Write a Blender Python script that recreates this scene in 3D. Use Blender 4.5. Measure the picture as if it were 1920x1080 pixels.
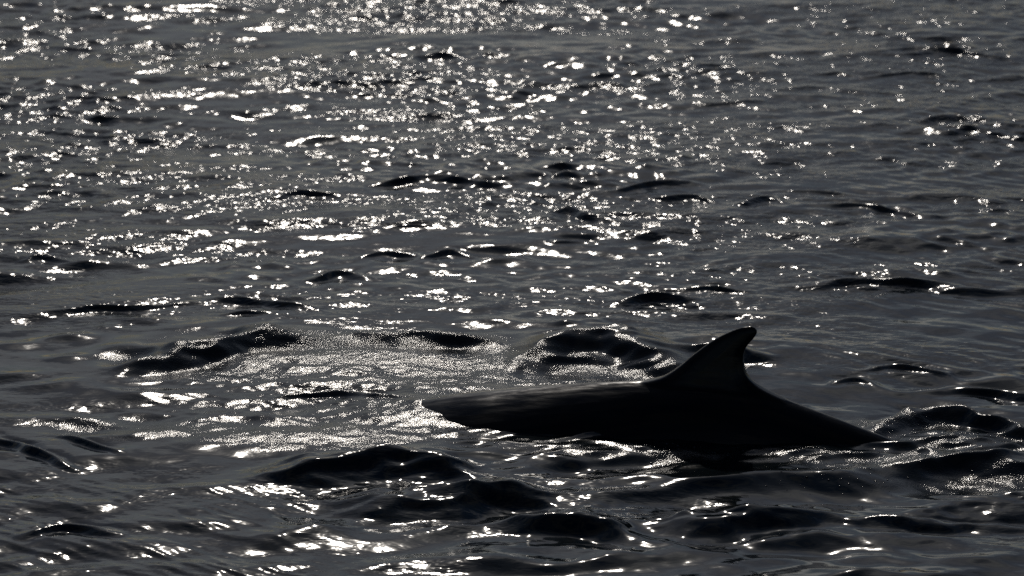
import bpy, bmesh, math, random
import numpy as np
from mathutils import Vector

R = math.radians
for o in list(bpy.data.objects):
    bpy.data.objects.remove(o)
scene = bpy.context.scene

# ------------------------------------------------------------------ camera
CAM_Y, CAM_Z, PITCH, FOCAL_PX = -33.0, 9.31, R(14.0), 9134.0   # focal length in 1920-wide pixels
cam_data = bpy.data.cameras.new("camera")
cam_data.sensor_width = 36.0
cam_data.lens = 36.0 * FOCAL_PX / 1920.0
cam_data.clip_start = 0.1
cam_data.clip_end = 20000.0
cam_data.dof.use_dof = True
cam_data.dof.focus_distance = 33.6
cam_data.dof.aperture_fstop = 2.5
cam = bpy.data.objects.new("camera", cam_data)
cam.location = (0.0, CAM_Y, CAM_Z)
cam.rotation_euler = (R(90.0) - PITCH, 0.0, 0.0)
scene.collection.objects.link(cam)
scene.camera = cam

# ------------------------------------------------------------------ sky and sun
SUN_EL, SUN_AZ = R(29.0), R(-1.4)        # azimuth from +Y towards +X
world = bpy.data.worlds.new("World")
scene.world = world
world.use_nodes = True
wn, wl = world.node_tree.nodes, world.node_tree.links
wn.clear()
sky = wn.new("ShaderNodeTexSky")
sky.sky_type = 'NISHITA'
sky.sun_disc = False
sky.sun_elevation = SUN_EL
sky.sun_rotation = SUN_AZ
sky.altitude = 0.0
sky.air_density = 1.0
sky.dust_density = 0.8
sky.ozone_density = 4.0
bg = wn.new("ShaderNodeBackground")
bg.inputs["Strength"].default_value = 0.06
wout = wn.new("ShaderNodeOutputWorld")
hs = wn.new("ShaderNodeHueSaturation")           # thin high veil: the sky is paler than clear air
wtc = wn.new("ShaderNodeTexCoord")
veil = wn.new("ShaderNodeTexNoise"); veil.inputs["Scale"].default_value = 5.0; veil.inputs["Detail"].default_value = 5.0
wmap = wn.new("ShaderNodeMapping"); wmap.inputs["Scale"].default_value = (1.0, 1.0, 2.2)
wmap.inputs["Location"].default_value = (0.45, 0.0, 0.0)
wl.new(wtc.outputs["Generated"], wmap.inputs["Vector"]); wl.new(wmap.outputs[0], veil.inputs["Vector"])
def vmap(lo, hi):
    vr = wn.new("ShaderNodeMapRange")
    vr.inputs[1].default_value = 0.38; vr.inputs[2].default_value = 0.64
    vr.inputs[3].default_value = lo; vr.inputs[4].default_value = hi
    wl.new(veil.outputs[0], vr.inputs[0]); return vr.outputs[0]
wl.new(vmap(1.5, 0.25), hs.inputs["Saturation"])
wl.new(vmap(0.72, 1.30), hs.inputs["Value"])
wl.new(sky.outputs[0], hs.inputs["Color"])
wl.new(hs.outputs[0], bg.inputs["Color"])
wl.new(bg.outputs[0], wout.inputs["Surface"])

sun_data = bpy.data.lights.new("sun", 'SUN')
sun_data.energy = 5.0
sun_data.angle = R(0.5)
sun_data.color = (1.0, 0.93, 0.84)
sun = bpy.data.objects.new("sun", sun_data)
sdir = Vector((math.sin(SUN_AZ) * math.cos(SUN_EL), math.cos(SUN_AZ) * math.cos(SUN_EL), math.sin(SUN_EL)))
sun.rotation_euler = sdir.to_track_quat('Z', 'Y').to_euler()
scene.collection.objects.link(sun)

scene.view_settings.view_transform = 'Standard'
scene.view_settings.look = 'None'
scene.view_settings.gamma = 1.0
scene.view_settings.use_curve_mapping = False
scene.view_settings.exposure = -1.5
scene.render.engine = 'CYCLES'
scene.cycles.use_denoising = False
scene.cycles.sample_clamp_direct = 32.0
scene.cycles.sample_clamp_indirect = 4.0
scene.cycles.max_bounces = 4

# ------------------------------------------------------------------ helpers
CP, SP = math.cos(PITCH), math.sin(PITCH)
def ray(px, py):
    u, v = (px - 960.0) / FOCAL_PX, (540.0 - py) / FOCAL_PX
    return u, CP + v * SP, -SP + v * CP
def on_sea(px, py, z=0.0):
    """point of the horizontal plane at height z seen at photo pixel (px, py)"""
    dx, dy, dz = ray(px, py)
    t = (z - CAM_Z) / dz
    return dx * t, CAM_Y + dy * t
KEEL_Y, KEEL_M = 0.595, -0.235           # the whale swims obliquely, tail nearer
YAW = math.atan(KEEL_M)
def on_keel(px, py):
    """point of the whale's own upright plane -> (distance along its length, height)"""
    dx, dy, dz = ray(px, py)
    t = (KEEL_Y - CAM_Y) / (dy - KEEL_M * dx)
    return dx * t / math.cos(YAW), CAM_Z + dz * t
def px_size(py):
    dx, dy, dz = ray(960, py)
    t = -CAM_Z / dz
    return t / FOCAL_PX
def link(name, me, mat=None, parent=None):
    o = bpy.data.objects.new(name, me)
    if mat: me.materials.append(mat)
    scene.collection.objects.link(o)
    if parent: o.parent = parent
    return o
def smooth01(a):
    a = np.clip(a, 0, 1)
    return a * a * (3 - 2 * a)

# ------------------------------------------------------------------ sea surface
rng = np.random.default_rng(11)

def axis(edges_steps, far):
    """monotone coordinates: list of (start, end, step0, step1) plus growing steps out to +-far"""
    vals = []
    for a, b, s0, s1 in edges_steps:
        x = a
        while x < b - 1e-6:
            vals.append(x)
            f = (x - a) / (b - a)
            x += s0 + (s1 - s0) * f
    vals.append(edges_steps[-1][1])
    lo, hi = [], []
    x, s = vals[0], edges_steps[0][2]
    while x > -far:
        s *= 1.28; x -= s; lo.append(x)
    x, s = vals[-1], edges_steps[-1][3]
    while x < far:
        s *= 1.28; x += s; hi.append(x)
    return np.array(lo[::-1] + vals + hi)

gx = axis([(-8.2, -5.0, 0.030, 0.018), (-5.0, 5.0, 0.0145, 0.0145), (5.0, 8.2, 0.018, 0.030)], 4000.0)
gy = axis([(-5.0, -3.4, 0.06, 0.016), (-3.4, 3.0, 0.016, 0.022), (3.0, 23.0, 0.022, 0.058)], 4000.0)
GX, GY = np.meshgrid(gx, gy)
NX, NY = len(gx), len(gy)
print("sea grid", NX, NY, NX * NY)

def fieldnoise(lmin, lmax, n, seed, aniso=1.0):
    """smooth random field, about unit variance, from n plane waves"""
    r = np.random.default_rng(seed)
    lam = np.exp(r.uniform(math.log(lmin), math.log(lmax), n))
    th = r.uniform(0, 2 * math.pi, n)
    kx, ky = 2 * math.pi / lam * np.cos(th) / aniso, 2 * math.pi / lam * np.sin(th)
    ph = r.uniform(0, 2 * math.pi, n)
    out = np.zeros_like(GX, dtype=np.float32)
    for i in range(n):
        out += np.sin(kx[i] * GX + ky[i] * GY + ph[i]).astype(np.float32)
    return out * math.sqrt(2.0 / n)

H = np.zeros_like(GX)
DX = np.zeros_like(GX)
DY = np.zeros_like(GX)

# how far the fine waves live: fade out beyond the finely meshed water
edge = smooth01((10.5 - np.abs(GX)) / 2.5) * smooth01((26.0 - GY) / 4.0) * smooth01((GY + 6.5) / 1.8)

_bx, _by = on_sea(1115, 655)          # the upwelling dome is smoother than the chop round it
edge *= 1.0 - 0.65 * np.exp(-(((GX - _bx) / 0.85) ** 2 + ((GY - _by) / 0.7) ** 2) ** 1.5)

def waves(lmin, lmax, n, slope, mean_dir, spread, seed, chop=0.6, env=None):
    r = np.random.default_rng(seed)
    lam = np.exp(r.uniform(math.log(lmin), math.log(lmax), n))
    th = mean_dir + r.normal(0, spread, n)
    k = 2 * math.pi / lam
    amp = slope * math.sqrt(2.0 / n) / k
    ph = r.uniform(0, 2 * math.pi, n)
    e = edge if env is None else edge * env
    h = np.zeros(GX.shape, np.float32); dx = np.zeros(GX.shape, np.float32); dy = np.zeros(GX.shape, np.float32)
    for i in range(n):
        c, s = math.cos(th[i]), math.sin(th[i])
        p = (k[i] * (c * GX + s * GY) + ph[i]).astype(np.float32)
        h += amp[i] * np.cos(p)
        sn = np.sin(p) * amp[i] * chop
        dx -= c * sn
        dy -= s * sn
    return h * e, dx * e, dy * e

def add(t):
    global H, DX, DY
    H = H + t[0]; DX = DX + t[1]; DY = DY + t[2]

E1 = smooth01(0.5 + 0.42 * fieldnoise(2.5, 7.0, 18, 3, 1.6))
E2 = smooth01(0.45 + 0.45 * fieldnoise(1.2, 4.0, 18, 4, 1.8))
add(waves(2.2, 6.0, 26, 0.022, R(-80), 0.5, 21))
add(waves(0.7, 2.2, 44, 0.040, R(-78), 0.38, 22, 0.8, 0.6 + 0.5 * E1))
E3 = smooth01(0.30 + 0.5 * fieldnoise(0.8, 2.6, 22, 5, 2.0))
add(waves(0.28, 0.75, 70, 0.078, R(-85), 0.42, 23, 1.0, 0.38 + 1.0 * E3))
RIGHT = smooth01((GX - 1.2 - 0.10 * GY) / 2.0)
add(waves(0.13, 0.26, 40, 0.060, R(-128), 0.18, 26, 0.7, RIGHT * (0.4 + 0.9 * E1)))
NEAR = smooth01((-0.15 - GY) / 0.9)
add(waves(0.42, 1.15, 50, 0.105, R(-84), 0.60, 28, 1.1, NEAR * (1.0 - 0.45 * smooth01((-1.0 - GX) / 1.5))))
SIDE = smooth01((GY + 1.2) / 0.8) * smooth01((0.5 - GY) / 0.6) * smooth01((GX + 1.0) / 1.0)
add(waves(0.14, 0.42, 50, 0.13, R(-84), 0.45, 29, 1.0, SIDE))
LOWLEFT = smooth01((-0.6 - GX) / 1.5) * smooth01((-0.6 - GY) / 1.0)
add(waves(0.08, 0.22, 40, 0.115, R(-132), 0.14, 27, 0.7, LOWLEFT * (0.5 + 0.6 * E2)))
FAR = smooth01((GY - 1.0) / 9.0)
add(waves(0.16, 0.42, 70, 0.100, R(-82), 0.85, 24, 0.75, (0.30 + 0.70 * FAR) * (0.35 + 1.0 * E2)))
add(waves(0.10, 0.18, 50, 0.050, R(-80), 0.9, 25, 0.5, 0.2 + 1.0 * E2 * E1))

# ---- single crests pushed up by the whale and the passing chop: (pixels along the crest, height of the face)
CRESTS = [
    ([(185, 692), (250, 668), (330, 655), (420, 637), (480, 618), (560, 614), (620, 621)], 38),
    ([(600, 622), (700, 618), (800, 626), (900, 629), (965, 637)], 30),
    ([(935, 662), (990, 636), (1080, 617), (1150, 620), (1220, 640), (1320, 664)], 54, 1.2),
    ([(1270, 648), (1340, 646), (1440, 663)], 24),
    ([(560, 735), (620, 725), (690, 734), (760, 745)], 16),
    ([(440, 872), (560, 862), (680, 848), (780, 846), (850, 855), (950, 893)], 52),
    ([(590, 932), (700, 934), (850, 926), (950, 905), (1010, 912), (1075, 945)], 44),
    ([(900, 958), (1010, 960), (1090, 962), (1230, 985)], 38),
    ([(1180, 968), (1330, 965), (1450, 950), (1545, 936), (1590, 946), (1630, 985)], 46),
    ([(1600, 800), (1690, 768), (1760, 758), (1850, 778), (1990, 815)], 34),
    ([(1650, 862), (1760, 852), (1860, 850), (1990, 856)], 36),
    ([(1690, 722), (1800, 716), (1960, 735)], 22),
    ([(1650, 965), (1800, 975), (1960, 980)], 24),
    ([(1160, 552), (1225, 541), (1300, 553)], 26),
    ([(1270, 533), (1340, 533), (1395, 541)], 12),
    ([(1520, 528), (1600, 517), (1700, 524), (1780, 531), (1850, 537)], 20),
    ([(390, 552), (470, 553), (590, 570)], 16),
    ([(120, 580), (190, 571), (260, 572), (370, 560)], 14),
    ([(420, 585), (460, 580), (500, 583)], 10),
    ([(720, 343), (800, 331), (880, 340), (950, 347)], 16),
    ([(1020, 332), (1060, 322), (1090, 328)], 13),
    ([(1150, 356), (1230, 338), (1310, 340)], 16),
    ([(1030, 392), (1070, 386), (1100, 400), (1170, 413)], 17),
    ([(1240, 368), (1300, 362), (1340, 372)], 12),
    ([(1395, 378), (1440, 367), (1480, 375)], 14),
    ([(1490, 378), (1600, 380), (1660, 385), (1730, 400)], 13),
    ([(1430, 355), (1520, 354), (1610, 362)], 9),
    ([(505, 372), (560, 361), (625, 363)], 12),
    ([(590, 512), (635, 499), (685, 510)], 16),
    ([(680, 474), (720, 465), (790, 470)], 12),
    ([(790, 474), (840, 463), (885, 472)], 12),
    ([(1040, 450), (1090, 445), (1130, 452)], 9),
    ([(40, 482), (80, 474), (120, 482)], 12),
    ([(1630, 95), (1720, 86), (1800, 92), (1880, 106)], 13),
    ([(1640, 138), (1700, 132), (1790, 140)], 9),
    ([(1730, 222), (1790, 212), (1850, 224)], 14),
    ([(1840, 262), (1900, 252), (1960, 260)], 12),
    ([(1425, 240), (1470, 236), (1510, 242)], 7),
    ([(1520, 138), (1570, 135), (1610, 140)], 6),
    ([(50, 995), (120, 977), (210, 990)], 20),
    ([(-20, 812), (60, 838), (140, 872)], 18),
    ([(90, 806), (150, 820), (215, 842)], 14),
    ([(1560, 712), (1600, 706), (1640, 713)], 14),
    ([(1610, 690), (1680, 680), (1760, 695)], 12),
    ([(0, 240), (80, 236), (160, 244), (250, 250)], 9),
    ([(340, 130), (400, 126), (440, 131)], 7),
]

NZ1 = fieldnoise(0.25, 0.8, 26, 41, 1.3); NZ2 = fieldnoise(0.15, 0.5, 26, 42, 1.2)
def crest(points, face, broad=1.0):
    pm = sum(p[1] for p in points) / len(points)
    s_px = px_size(pm)
    d = math.atan2(CAM_Z, on_sea(960, pm)[1] - CAM_Y)
    A = (0.50 if face > 30 else 0.42) * face * s_px / math.cos(d)
    front = broad * 0.50 * face * s_px / (1.9 * math.sin(d))
    back = front * 1.5
    if face < 30:
        (xa, ya), (xb, yb) = points[0], points[-1]
        ex = 0.22 * (xb - xa)
        points = [(xa - ex, ya + 0.10 * face)] + list(points) + [(xb + ex, yb + 0.10 * face)]
    P = np.array([on_sea(x, y, A) for x, y in points])
    # resample as a smooth curve
    t = np.linspace(0, len(P) - 1, len(P) * 6)
    xs = np.interp(t, range(len(P)), P[:, 0]); ys = np.interp(t, range(len(P)), P[:, 1])
    ker = np.array([1, 2, 3, 2, 1.]); ker /= ker.sum()
    def sm(v):
        w = np.concatenate([[v[0] * 2 - v[2], v[0] * 2 - v[1]], v, [v[-1] * 2 - v[-2], v[-1] * 2 - v[-3]]])
        return np.convolve(w, ker, 'valid')
    xs, ys = sm(xs), sm(ys)
    m = 3.2 * back
    i0, i1 = np.searchsorted(gx, [xs.min(), xs.max()])
    j0, j1 = np.searchsorted(gy, [ys.min() - m, ys.max() + m])
    if i1 <= i0 or j1 <= j0: return
    X = GX[j0:j1, i0:i1]; Y = GY[j0:j1, i0:i1]
    rg = min(1.0, 22.0 / face) if face < 60 else 0.2
    wob = 0.30 * rg * front * NZ1[j0:j1, i0:i1] + 0.12 * front * NZ2[j0:j1, i0:i1]
    order = np.argsort(xs)
    yc = np.interp(X, xs[order], ys[order]) + wob
    u = (X - xs.min()) / (xs.max() - xs.min())
    u = np.clip(u, 0, 1)
    if face < 25: u = u ** (0.6 + 1.0 * ((pm * 7.31) % 1.0))
    taper = np.sin(u * math.pi) ** 1.3 * 1.12 if face < 28 else smooth01(np.minimum(u, 1 - u) / 0.32) ** 0.9 * (1.0 + 0.16 * rg * NZ1[j0:j1, i0:i1] + 0.10 * rg * NZ2[j0:j1, i0:i1])
    s = Y - yc
    if face < 36:
        k = 1.15 / front
        prof = np.exp(-(s / (2.1 * front)) ** 2) * np.cos(k * s + 0.25 * np.sin(k * s))
    else:
        prof = np.where(s < 0, np.exp(-(s / front) ** 2 * 0.9), np.exp(-(s / back) ** 2 * 0.8)) - 0.22 * np.exp(-((s + 2.3 * front) / front) ** 2)
    H[j0:j1, i0:i1] += A * taper * prof
for c in CRESTS:
    crest(*c)

# ---- churned water: where the whale broke the surface (mask by place on the sea)
turb = np.zeros_like(GX)
def patch(px, py, rx, ry, strength, rot=0.0):
    """rx, ry in metres on the sea"""
    global turb
    cx, cy = on_sea(px, py)
    X, Y = GX - cx, GY - cy
    c, s = math.cos(rot), math.sin(rot)
    a = (c * X + s * Y) / rx; b = (-s * X + c * Y) / ry
    turb = np.maximum(turb, strength * np.exp(-(a * a + b * b) ** 1.5))
patch(620, 660, 1.45, 0.80, 1.0)
patch(420, 690, 0.80, 0.45, 0.9)
patch(880, 700, 1.30, 0.95, 1.0)
patch(1120, 690, 0.95, 0.40, 0.8)
patch(1210, 700, 0.50, 0.45, 0.9)
patch(700, 760, 0.80, 0.50, 0.8)
patch(740, 725, 1.10, 0.95, 0.65)
patch(480, 760, 1.00, 0.70, 0.45)
patch(330, 805, 0.95, 0.35, 1.0, R(-10))
patch(560, 800, 1.00, 0.28, 0.9)
patch(820, 790, 0.45, 0.45, 0.75)
patch(960, 835, 0.85, 0.20, 0.30)
patch(1230, 850, 0.70, 0.25, 0.06)
patch(1480, 850, 0.90, 0.32, 0.05)
patch(1700, 870, 0.90, 0.42, 0.2)
patch(1870, 890, 0.80, 0.40, 0.25)
patch(1700, 800, 0.45, 0.30, 0.35)
patch(1850, 830, 0.60, 0.40, 0.3)
turb *= 0.8 + 0.25 * smooth01(0.55 + 0.45 * fieldnoise(0.25, 1.2, 22, 8, 1.5))
turb = np.clip(turb, 0, 1)

churn_mask = turb
turb = np.zeros_like(GX)
patch(1110, 655, 0.85, 0.55, 0.22)
patch(560, 640, 0.85, 0.30, 0.40)
patch(800, 640, 0.70, 0.25, 0.40)
patch(320, 672, 0.50, 0.25, 0.35)
patch(1400, 846, 1.10, 0.25, 0.50)
patch(1690, 868, 0.75, 0.38, 0.40)
patch(1850, 895, 0.75, 0.32, 0.45)
patch(1690, 795, 0.40, 0.30, 0.5)
patch(1840, 825, 0.55, 0.30, 0.35)
patch(1600, 815, 0.30, 0.15, 0.5)
patch(640, 830, 0.60, 0.22, 0.4)
froth = np.clip(turb * (0.35 + 0.9 * smooth01(0.5 + 0.5 * fieldnoise(0.12, 0.6, 26, 9, 1.6))), 0, 1)
turb = churn_mask
add(waves(0.06, 0.17, 60, 0.13, R(-90), 1.6, 33, 0.5, froth))
add(waves(0.055, 0.16, 60, 0.06, R(-90), 1.4, 31, 0.4, turb))
add(waves(0.16, 0.45, 40, 0.05, R(-90), 1.2, 32, 0.5, turb))

# the water is pushed up a little round the whale's back, and higher over the sunken head
bx, by = on_sea(820, 760)
H += 0.05 * np.exp(-((GX - bx) / 0.6) ** 2 - ((GY - by) / 0.6) ** 2)

tx, ty_ = on_sea(1680, 832)
H -= 0.05 * np.exp(-((GX - tx) / 0.45) ** 2 - ((GY - ty_) / 0.30) ** 2)

verts = np.stack([GX + DX, GY + DY, H], axis=-1).reshape(-1, 3).astype(np.float32)
idx = np.arange(NX * NY).reshape(NY, NX)
quads = np.stack([idx[:-1, :-1], idx[:-1, 1:], idx[1:, 1:], idx[1:, :-1]], axis=-1).reshape(-1, 4)
me = bpy.data.meshes.new("sea")
me.vertices.add(len(verts)); me.vertices.foreach_set("co", verts.ravel())
me.loops.add(quads.size); me.loops.foreach_set("vertex_index", quads.ravel().astype(np.int32))
me.polygons.add(len(quads))
me.polygons.foreach_set("loop_start", np.arange(0, quads.size, 4, dtype=np.int32))
me.polygons.foreach_set("use_smooth", np.ones(len(quads), dtype=bool))
me.update(calc_edges=True)
at = me.attributes.new("churn", 'FLOAT', 'POINT')
at.data.foreach_set("value", turb.astype(np.float32).ravel())
at = me.attributes.new("ripple", 'FLOAT', 'POINT')
ripple = (0.30 + 0.70 * smooth01((GY + 0.5) / 10.0)) * (0.30 + 0.85 * smooth01(0.5 + 0.5 * fieldnoise(0.7, 3.0, 26, 61, 2.2)))
at.data.foreach_set("value", np.clip(ripple, 0, 1).astype(np.float32).ravel())
at = me.attributes.new("froth", 'FLOAT', 'POINT')
at.data.foreach_set("value", froth.astype(np.float32).ravel())

def water_material():
    m = bpy.data.materials.new("sea_water"); m.use_nodes = True
    n, l = m.node_tree.nodes, m.node_tree.links
    n.clear()
    out = n.new("ShaderNodeOutputMaterial")
    b = n.new("ShaderNodeBsdfPrincipled")
    b.inputs["Base Color"].default_value = (0.004, 0.007, 0.009, 1)
    b.inputs["Roughness"].default_value = 0.055
    b.inputs["IOR"].default_value = 1.333
    geo = n.new("ShaderNodeNewGeometry")
    churn = n.new("ShaderNodeAttribute"); churn.attribute_name = "churn"
    def mp(scale, rot=0.0):
        k = n.new("ShaderNodeMapping"); k.inputs["Scale"].default_value = scale
        k.inputs["Rotation"].default_value = (0, 0, rot)
        l.new(geo.outputs["Position"], k.inputs["Vector"]); return k
    def noise(vec, scale, detail, rough=0.5, dist=0.0):
        t = n.new("ShaderNodeTexNoise"); t.inputs["Scale"].default_value = scale
        t.inputs["Detail"].default_value = detail; t.inputs["Roughness"].default_value = rough
        t.inputs["Distortion"].default_value = dist
        l.new(vec.outputs[0], t.inputs["Vector"]); return t
    def math_(op, a, bb):
        t = n.new("ShaderNodeMath"); t.operation = op
        for i, v in enumerate((a, bb)):
            if isinstance(v, (int, float)): t.inputs[i].default_value = v
            else: l.new(v, t.inputs[i])
        return t.outputs[0]
    # wind ripples a finger to a hand wide, in cat's-paw patches
    rp_ = n.new("ShaderNodeAttribute"); rp_.attribute_name = "ripple"
    rip = noise(mp((0.62, 1.0, 1.0), R(6)), 13.0, 2.0, 0.5, 0.3)
    b0 = n.new("ShaderNodeBump"); b0.inputs["Distance"].default_value = 0.015
    l.new(rp_.outputs["Fac"], b0.inputs["Strength"]); l.new(rip.outputs[0], b0.inputs["Height"])
    fine = noise(mp((0.35, 1.0, 1.0), R(-7)), 34.0, 1.0, 0.5, 0.2)
    b1 = n.new("ShaderNodeBump"); b1.inputs["Distance"].default_value = 0.0018
    l.new(rp_.outputs["Fac"], b1.inputs["Strength"]); l.new(fine.outputs[0], b1.inputs["Height"])
    l.new(b0.outputs[0], b1.inputs["Normal"])
    # capillary grain of the churned water
    gr = noise(mp((1, 1, 1)), 70.0, 2.0, 0.6)
    b2 = n.new("ShaderNodeBump"); b2.inputs["Distance"].default_value = 0.008
    fro = n.new("ShaderNodeAttribute"); fro.attribute_name = "froth"
    rough_amt = math_('ADD', math_('MULTIPLY', churn.outputs["Fac"], 0.38), math_('MULTIPLY', fro.outputs["Fac"], 0.9))
    l.new(rough_amt, b2.inputs["Strength"])
    # ripples too small to model: churned water is microscopically rougher
    l.new(math_('ADD', 0.055, math_('ADD', math_('MULTIPLY', churn.outputs["Fac"], 0.015), math_('MULTIPLY', fro.outputs["Fac"], 0.01))), b.inputs["Roughness"]); l.new(gr.outputs[0], b2.inputs["Height"])
    l.new(b1.outputs[0], b2.inputs["Normal"])
    l.new(b2.outputs[0], b.inputs["Normal"])
    l.new(b.outputs[0], out.inputs["Surface"])
    return m
sea = link("sea", me, water_material())
sea["kind"] = "structure"

# ------------------------------------------------------------------ whale
def whale_material():
    m = bpy.data.materials.new("wet_whale_skin"); m.use_nodes = True
    n, l = m.node_tree.nodes, m.node_tree.links
    b = n["Principled BSDF"]
    tc = n.new("ShaderNodeTexCoord")
    mpn = n.new("ShaderNodeMapping"); mpn.inputs["Scale"].default_value = (0.5, 1.5, 1.5)
    l.new(tc.outputs["Object"], mpn.inputs["Vector"])
    t = n.new("ShaderNodeTexNoise"); t.inputs["Scale"].default_value = 3.0; t.inputs["Detail"].default_value = 5.0
    l.new(mpn.outputs[0], t.inputs["Vector"])
    cr = n.new("ShaderNodeValToRGB")
    cr.color_ramp.elements[0].position = 0.35; cr.color_ramp.elements[0].color = (0.0025, 0.0025, 0.003, 1)
    cr.color_ramp.elements[1].position = 0.7; cr.color_ramp.elements[1].color = (0.006, 0.0065, 0.008, 1)
    l.new(t.outputs[0], cr.inputs[0]); l.new(cr.outputs[0], b.inputs["Base Color"])
    mp2 = n.new("ShaderNodeMapping"); mp2.inputs["Scale"].default_value = (1.2, 9.0, 14.0)
    l.new(tc.outputs["Object"], mp2.inputs["Vector"])
    t3 = n.new("ShaderNodeTexNoise"); t3.inputs["Scale"].default_value = 2.0; t3.inputs["Detail"].default_value = 6.0
    l.new(mp2.outputs[0], t3.inputs["Vector"])
    mr = n.new("ShaderNodeMapRange"); mr.inputs[1].default_value = 0.35; mr.inputs[2].default_value = 0.65
    mr.inputs[3].default_value = 0.10; mr.inputs[4].default_value = 0.24
    l.new(t3.outputs[0], mr.inputs[0]); l.new(mr.outputs[0], b.inputs["Roughness"])   # film of water running off
    b.inputs["IOR"].default_value = 1.29
    t2 = n.new("ShaderNodeTexNoise"); t2.inputs["Scale"].default_value = 30.0; t2.inputs["Detail"].default_value = 3.0
    l.new(mpn.outputs[0], t2.inputs["Vector"])
    bp = n.new("ShaderNodeBump"); bp.inputs["Distance"].default_value = 0.002; bp.inputs["Strength"].default_value = 0.5
    l.new(t2.outputs[0], bp.inputs["Height"]); l.new(bp.outputs[0], b.inputs["Normal"])
    return m

# the back's ridge line, (photo pixel) -> metres in the whale's own upright plane
RIDGE = [(775, 754), (850, 741), (900, 736), (1000, 726), (1100, 719), (1200, 714), (1270, 713), (1340, 716),
         (1400, 724), (1442, 735), (1480, 752), (1521, 767), (1579, 788.5), (1623, 806), (1667, 822), (1693, 834)]
rp = [on_keel(*p) for p in RIDGE]
# head dipping under to the left, tail stock and flukes under to the right
x0, z0 = rp[0]; x1, z1 = rp[-1]
rx = [x0 - 2.6, x0 - 2.1, x0 - 1.5, x0 - 0.9, x0 - 0.4] + [p[0] for p in rp] + [x1 + 0.5, x1 + 1.1, x1 + 1.8]
rz = [z0 - 1.25, z0 - 0.88, z0 - 0.58, z0 - 0.32, z0 - 0.12] + [p[1] for p in rp] + [z1 - 0.20, z1 - 0.42, z1 - 0.62]
L0, L1 = rx[0], rx[-1]
ST = np.linspace(L0, L1, 160)
ridge_z = np.interp(ST, rx, rz)
for _ in range(3):
    ridge_z[1:-1] = 0.25 * ridge_z[:-2] + 0.5 * ridge_z[1:-1] + 0.25 * ridge_z[2:]
fr = (ST - L0) / (L1 - L0)
# half width and depth along the body (pointed snout, deepest before the fin, thin tail stock)
wid = np.interp(fr, [0, .03, .08, .16, .28, .42, .55, .68, .80, .90, 1.0],
                [.05, .16, .28, .50, .72, .74, .46, .33, .26, .16, .10])
dep = np.interp(fr, [0, .03, .08, .16, .28, .42, .55, .68, .80, .90, 1.0],
                [.10, .30, .55, .88, 1.20, 1.32, 1.24, .98, .66, .40, .24])
bm = bmesh.new()
NA = 48
rings = []
for x, z, w, dpt, f_ in zip(ST, ridge_z, wid, dep, fr):
    ring = []
    for k in range(NA):
        a = 2 * math.pi * k / NA
        ca, sa = math.cos(a), math.sin(a)
        e = float(np.interp(f_, [.34, .37, .40, .47], [1.35, 1.25, 1.12, 1.27]))
        yy = math.copysign(abs(sa) ** e, sa) * w
        zz = z - dpt * 0.5 + math.copysign(abs(ca) ** 0.95, ca) * dpt * 0.5
        ring.append(bm.verts.new((x, yy, zz)))
    rings.append(ring)
for a, b in zip(rings, rings[1:]):
    for k in range(NA):
        bm.faces.new((a[k], a[(k + 1) % NA], b[(k + 1) % NA], b[k]))
bm.faces.new(rings[0][::-1]); bm.faces.new(rings[-1])
# dorsal fin: hooked outline, thick at the root and thin at the tip
FIN = [(1190, 735), (1200, 716), (1238, 708), (1255, 699.6), (1276, 685), (1296, 667.5), (1317, 651.5), (1340, 635.4), (1363, 624),
       (1386, 614.5), (1402, 611.5), (1414, 612), (1421, 620), (1416, 632), (1404, 644), (1396, 656), (1393.5, 670),
       (1395.5, 688), (1401, 705), (1416, 720), (1442, 735), (1480, 752), (1480, 775), (1330, 775)]
fp = [on_keel(*p) for p in FIN]
def chaikin(p):
    q = []
    for i in range(len(p)):
        a, b = p[i], p[(i + 1) % len(p)]
        q.append((a[0] * .75 + b[0] * .25, a[1] * .75 + b[1] * .25))
        q.append((a[0] * .25 + b[0] * .75, a[1] * .25 + b[1] * .75))
    return q
fp = chaikin(fp)
cx = sum(p[0] for p in fp) / len(fp)
ztop, zbase = max(p[1] for p in fp), on_keel(1300, 720)[1]
def inset(p, f):
    # a point drawn towards the fin's middle line
    z = p[1]
    row = [q[0] for q in fp if abs(q[1] - z) < 0.05]
    mid = 0.5 * (min(row) + max(row)) if row else cx
    return (p[0] + (mid - p[0]) * f, p[1] + (zbase - p[1]) * f * 0.12)
layers = []
for f, ty in ((0.0, 0.45), (0.12, 0.72), (0.35, 0.95), (0.7, 1.0)):
    layers.append((f, ty))
def thick(z):
    u = min(1, max(0, (z - zbase) / (ztop - zbase)))
    return 0.075 * (1 - u) ** 1.2 + 0.030
def fin_side(sg):
    loops = []
    for f, ty in layers:
        loop = []
        for p in fp:
            q = inset(p, f)
            loop.append(bm.verts.new((q[0], sg * thick(q[1]) * ty, q[1])))
        loops.append(loop)
    return loops
A_, B_ = fin_side(1), fin_side(-1)
n = len(fp)
for S in (A_, B_):
    for a, b in zip(S, S[1:]):
        for k in range(n):
            bm.faces.new((a[k], a[(k + 1) % n], b[(k + 1) % n], b[k]))
    bm.faces.new(S[-1])
for k in range(n):
    bm.faces.new((A_[0][k], B_[0][k], B_[0][(k + 1) % n], A_[0][(k + 1) % n]))
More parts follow.
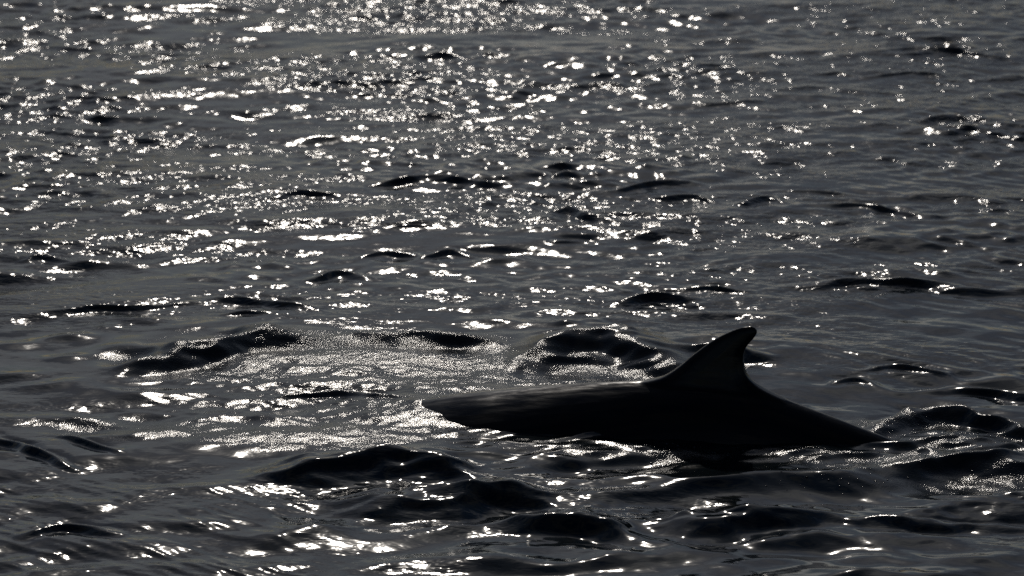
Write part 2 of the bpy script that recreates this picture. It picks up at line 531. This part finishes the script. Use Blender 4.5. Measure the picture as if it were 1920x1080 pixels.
# tail flukes, below the surface
fz = ridge_z[-1] - 0.12
OUT = [(L1 - 0.25, 0.06), (L1 + 0.05, 0.35), (L1 + 0.45, 0.95), (L1 + 0.62, 1.05), (L1 + 0.55, 0.75), (L1 + 0.48, 0.35), (L1 + 0.42, 0.0)]
outline = OUT + [(x, -y) for x, y in OUT[-2::-1]]
top = [bm.verts.new((x, y, fz + 0.035 * (1.1 - abs(y)))) for x, y in outline]
bot = [bm.verts.new((x, y, fz - 0.035 * (1.1 - abs(y)) - 0.02)) for x, y in outline]
bm.faces.new(top); bm.faces.new(bot[::-1])
for k in range(len(outline)):
    k2 = (k + 1) % len(outline)
    bm.faces.new((top[k], bot[k], bot[k2], top[k2]))
bmesh.ops.recalc_face_normals(bm, faces=bm.faces)
wm = bpy.data.meshes.new("whale_raw"); bm.to_mesh(wm); bm.free()
tmp = link("whale_raw", wm)
rm = tmp.modifiers.new("r", 'REMESH'); rm.mode = 'VOXEL'; rm.voxel_size = 0.013; rm.adaptivity = 0.0
sm_ = tmp.modifiers.new("s", 'SMOOTH'); sm_.factor = 0.5; sm_.iterations = 5
dg = bpy.context.evaluated_depsgraph_get()
wme = bpy.data.meshes.new_from_object(tmp.evaluated_get(dg))
bpy.data.objects.remove(tmp)
# fillet where the fin grows out of the back
co = np.zeros(len(wme.vertices) * 3, np.float32); wme.vertices.foreach_get("co", co); co = co.reshape(-1, 3)
fx0, fx1 = on_keel(1190, 715)[0], on_keel(1480, 752)[0]
rzv = np.interp(co[:, 0], ST, ridge_z)
wgt = np.exp(-((co[:, 2] - rzv - 0.005) / 0.085) ** 2) * smooth01((co[:, 0] - fx0 + .10) / .2) * smooth01((fx1 + .10 - co[:, 0]) / .2)
wgt[np.abs(co[:, 1]) > 0.35] = 0
tmp = link("whale_fillet", wme)
vg = tmp.vertex_groups.new(name="fillet")
for lev in range(1, 11):
    ids = np.nonzero(np.round(wgt * 10) == lev)[0].tolist()
    if ids: vg.add(ids, lev / 10, 'REPLACE')
s2 = tmp.modifiers.new("f", 'SMOOTH'); s2.factor = 0.6; s2.iterations = 30; s2.vertex_group = "fillet"; s2.use_x = False; s2.use_z = False
dg = bpy.context.evaluated_depsgraph_get()
wme = bpy.data.meshes.new_from_object(tmp.evaluated_get(dg))
bpy.data.objects.remove(tmp)
wme.name = "whale"
wme.polygons.foreach_set("use_smooth", np.ones(len(wme.polygons), dtype=bool))
whale = link("whale", wme, whale_material())
whale.location.y = KEEL_Y
whale.rotation_euler.z = YAW
whale["label"] = "black whale back with hooked dorsal fin breaking the dark sea"
whale["category"] = "whale"
print("whale faces", len(wme.polygons))

# ------------------------------------------------------------------ bubbles floating on the churned water behind the tail
def bubble_field():
    r = random.Random(5)
    base = bmesh.new(); bmesh.ops.create_icosphere(base, subdivisions=2, radius=1.0)
    bv = np.array([v.co[:] for v in base.verts]); bf = np.array([[v.index for v in f.verts] for f in base.faces]); base.free()
    VV, FF, off = [], [], 0
    spots = [(1700, 868, .75, .30, 90), (1850, 892, .60, .25, 70), (1840, 822, .50, .28, 40), (1690, 800, .35, .22, 50),
             (1450, 848, .80, .10, 200), (1130, 838, .70, .10, 120), (860, 812, .35, .16, 100), (1560, 905, .5, .15, 90)]
    for px, py, rx_, ry_, cnt in spots:
        cx_, cy_ = on_sea(px, py)
        for _ in range(cnt):
            x, y = r.gauss(cx_, rx_ * .55), r.gauss(cy_, ry_ * .6)
            i = int(np.clip(np.searchsorted(gx, x), 0, NX - 1)); j = int(np.clip(np.searchsorted(gy, y), 0, NY - 1))
            rad = min(0.011, 0.0034 * math.exp(r.gauss(0, 0.55)))
            p = verts[j * NX + i]
            VV.append(bv * np.array([rad, rad, rad * 0.6]) + np.array([p[0], p[1], p[2] - rad * 0.1]))
            FF.append(bf + off); off += len(bv)
    m = bpy.data.meshes.new("bubbles")
    m.from_pydata(np.concatenate(VV).tolist(), [], np.concatenate(FF).tolist())
    m.polygons.foreach_set("use_smooth", np.ones(len(m.polygons), dtype=bool))
    mat = bpy.data.materials.new("bubble_film"); mat.use_nodes = True
    b = mat.node_tree.nodes["Principled BSDF"]
    t = mat.node_tree.nodes.new("ShaderNodeTexNoise"); t.inputs["Scale"].default_value = 8.0
    cr = mat.node_tree.nodes.new("ShaderNodeValToRGB")
    cr.color_ramp.elements[0].color = (0.01, 0.013, 0.016, 1); cr.color_ramp.elements[1].color = (0.05, 0.056, 0.062, 1)
    mat.node_tree.links.new(t.outputs[0], cr.inputs[0]); mat.node_tree.links.new(cr.outputs[0], b.inputs["Base Color"])
    b.inputs["Roughness"].default_value = 0.12; b.inputs["IOR"].default_value = 1.333
    o = link("bubbles", m, mat)
    o["kind"] = "stuff"; o["label"] = "small bubbles floating on the churned water round the whale"; o["category"] = "bubbles"
bubble_field()
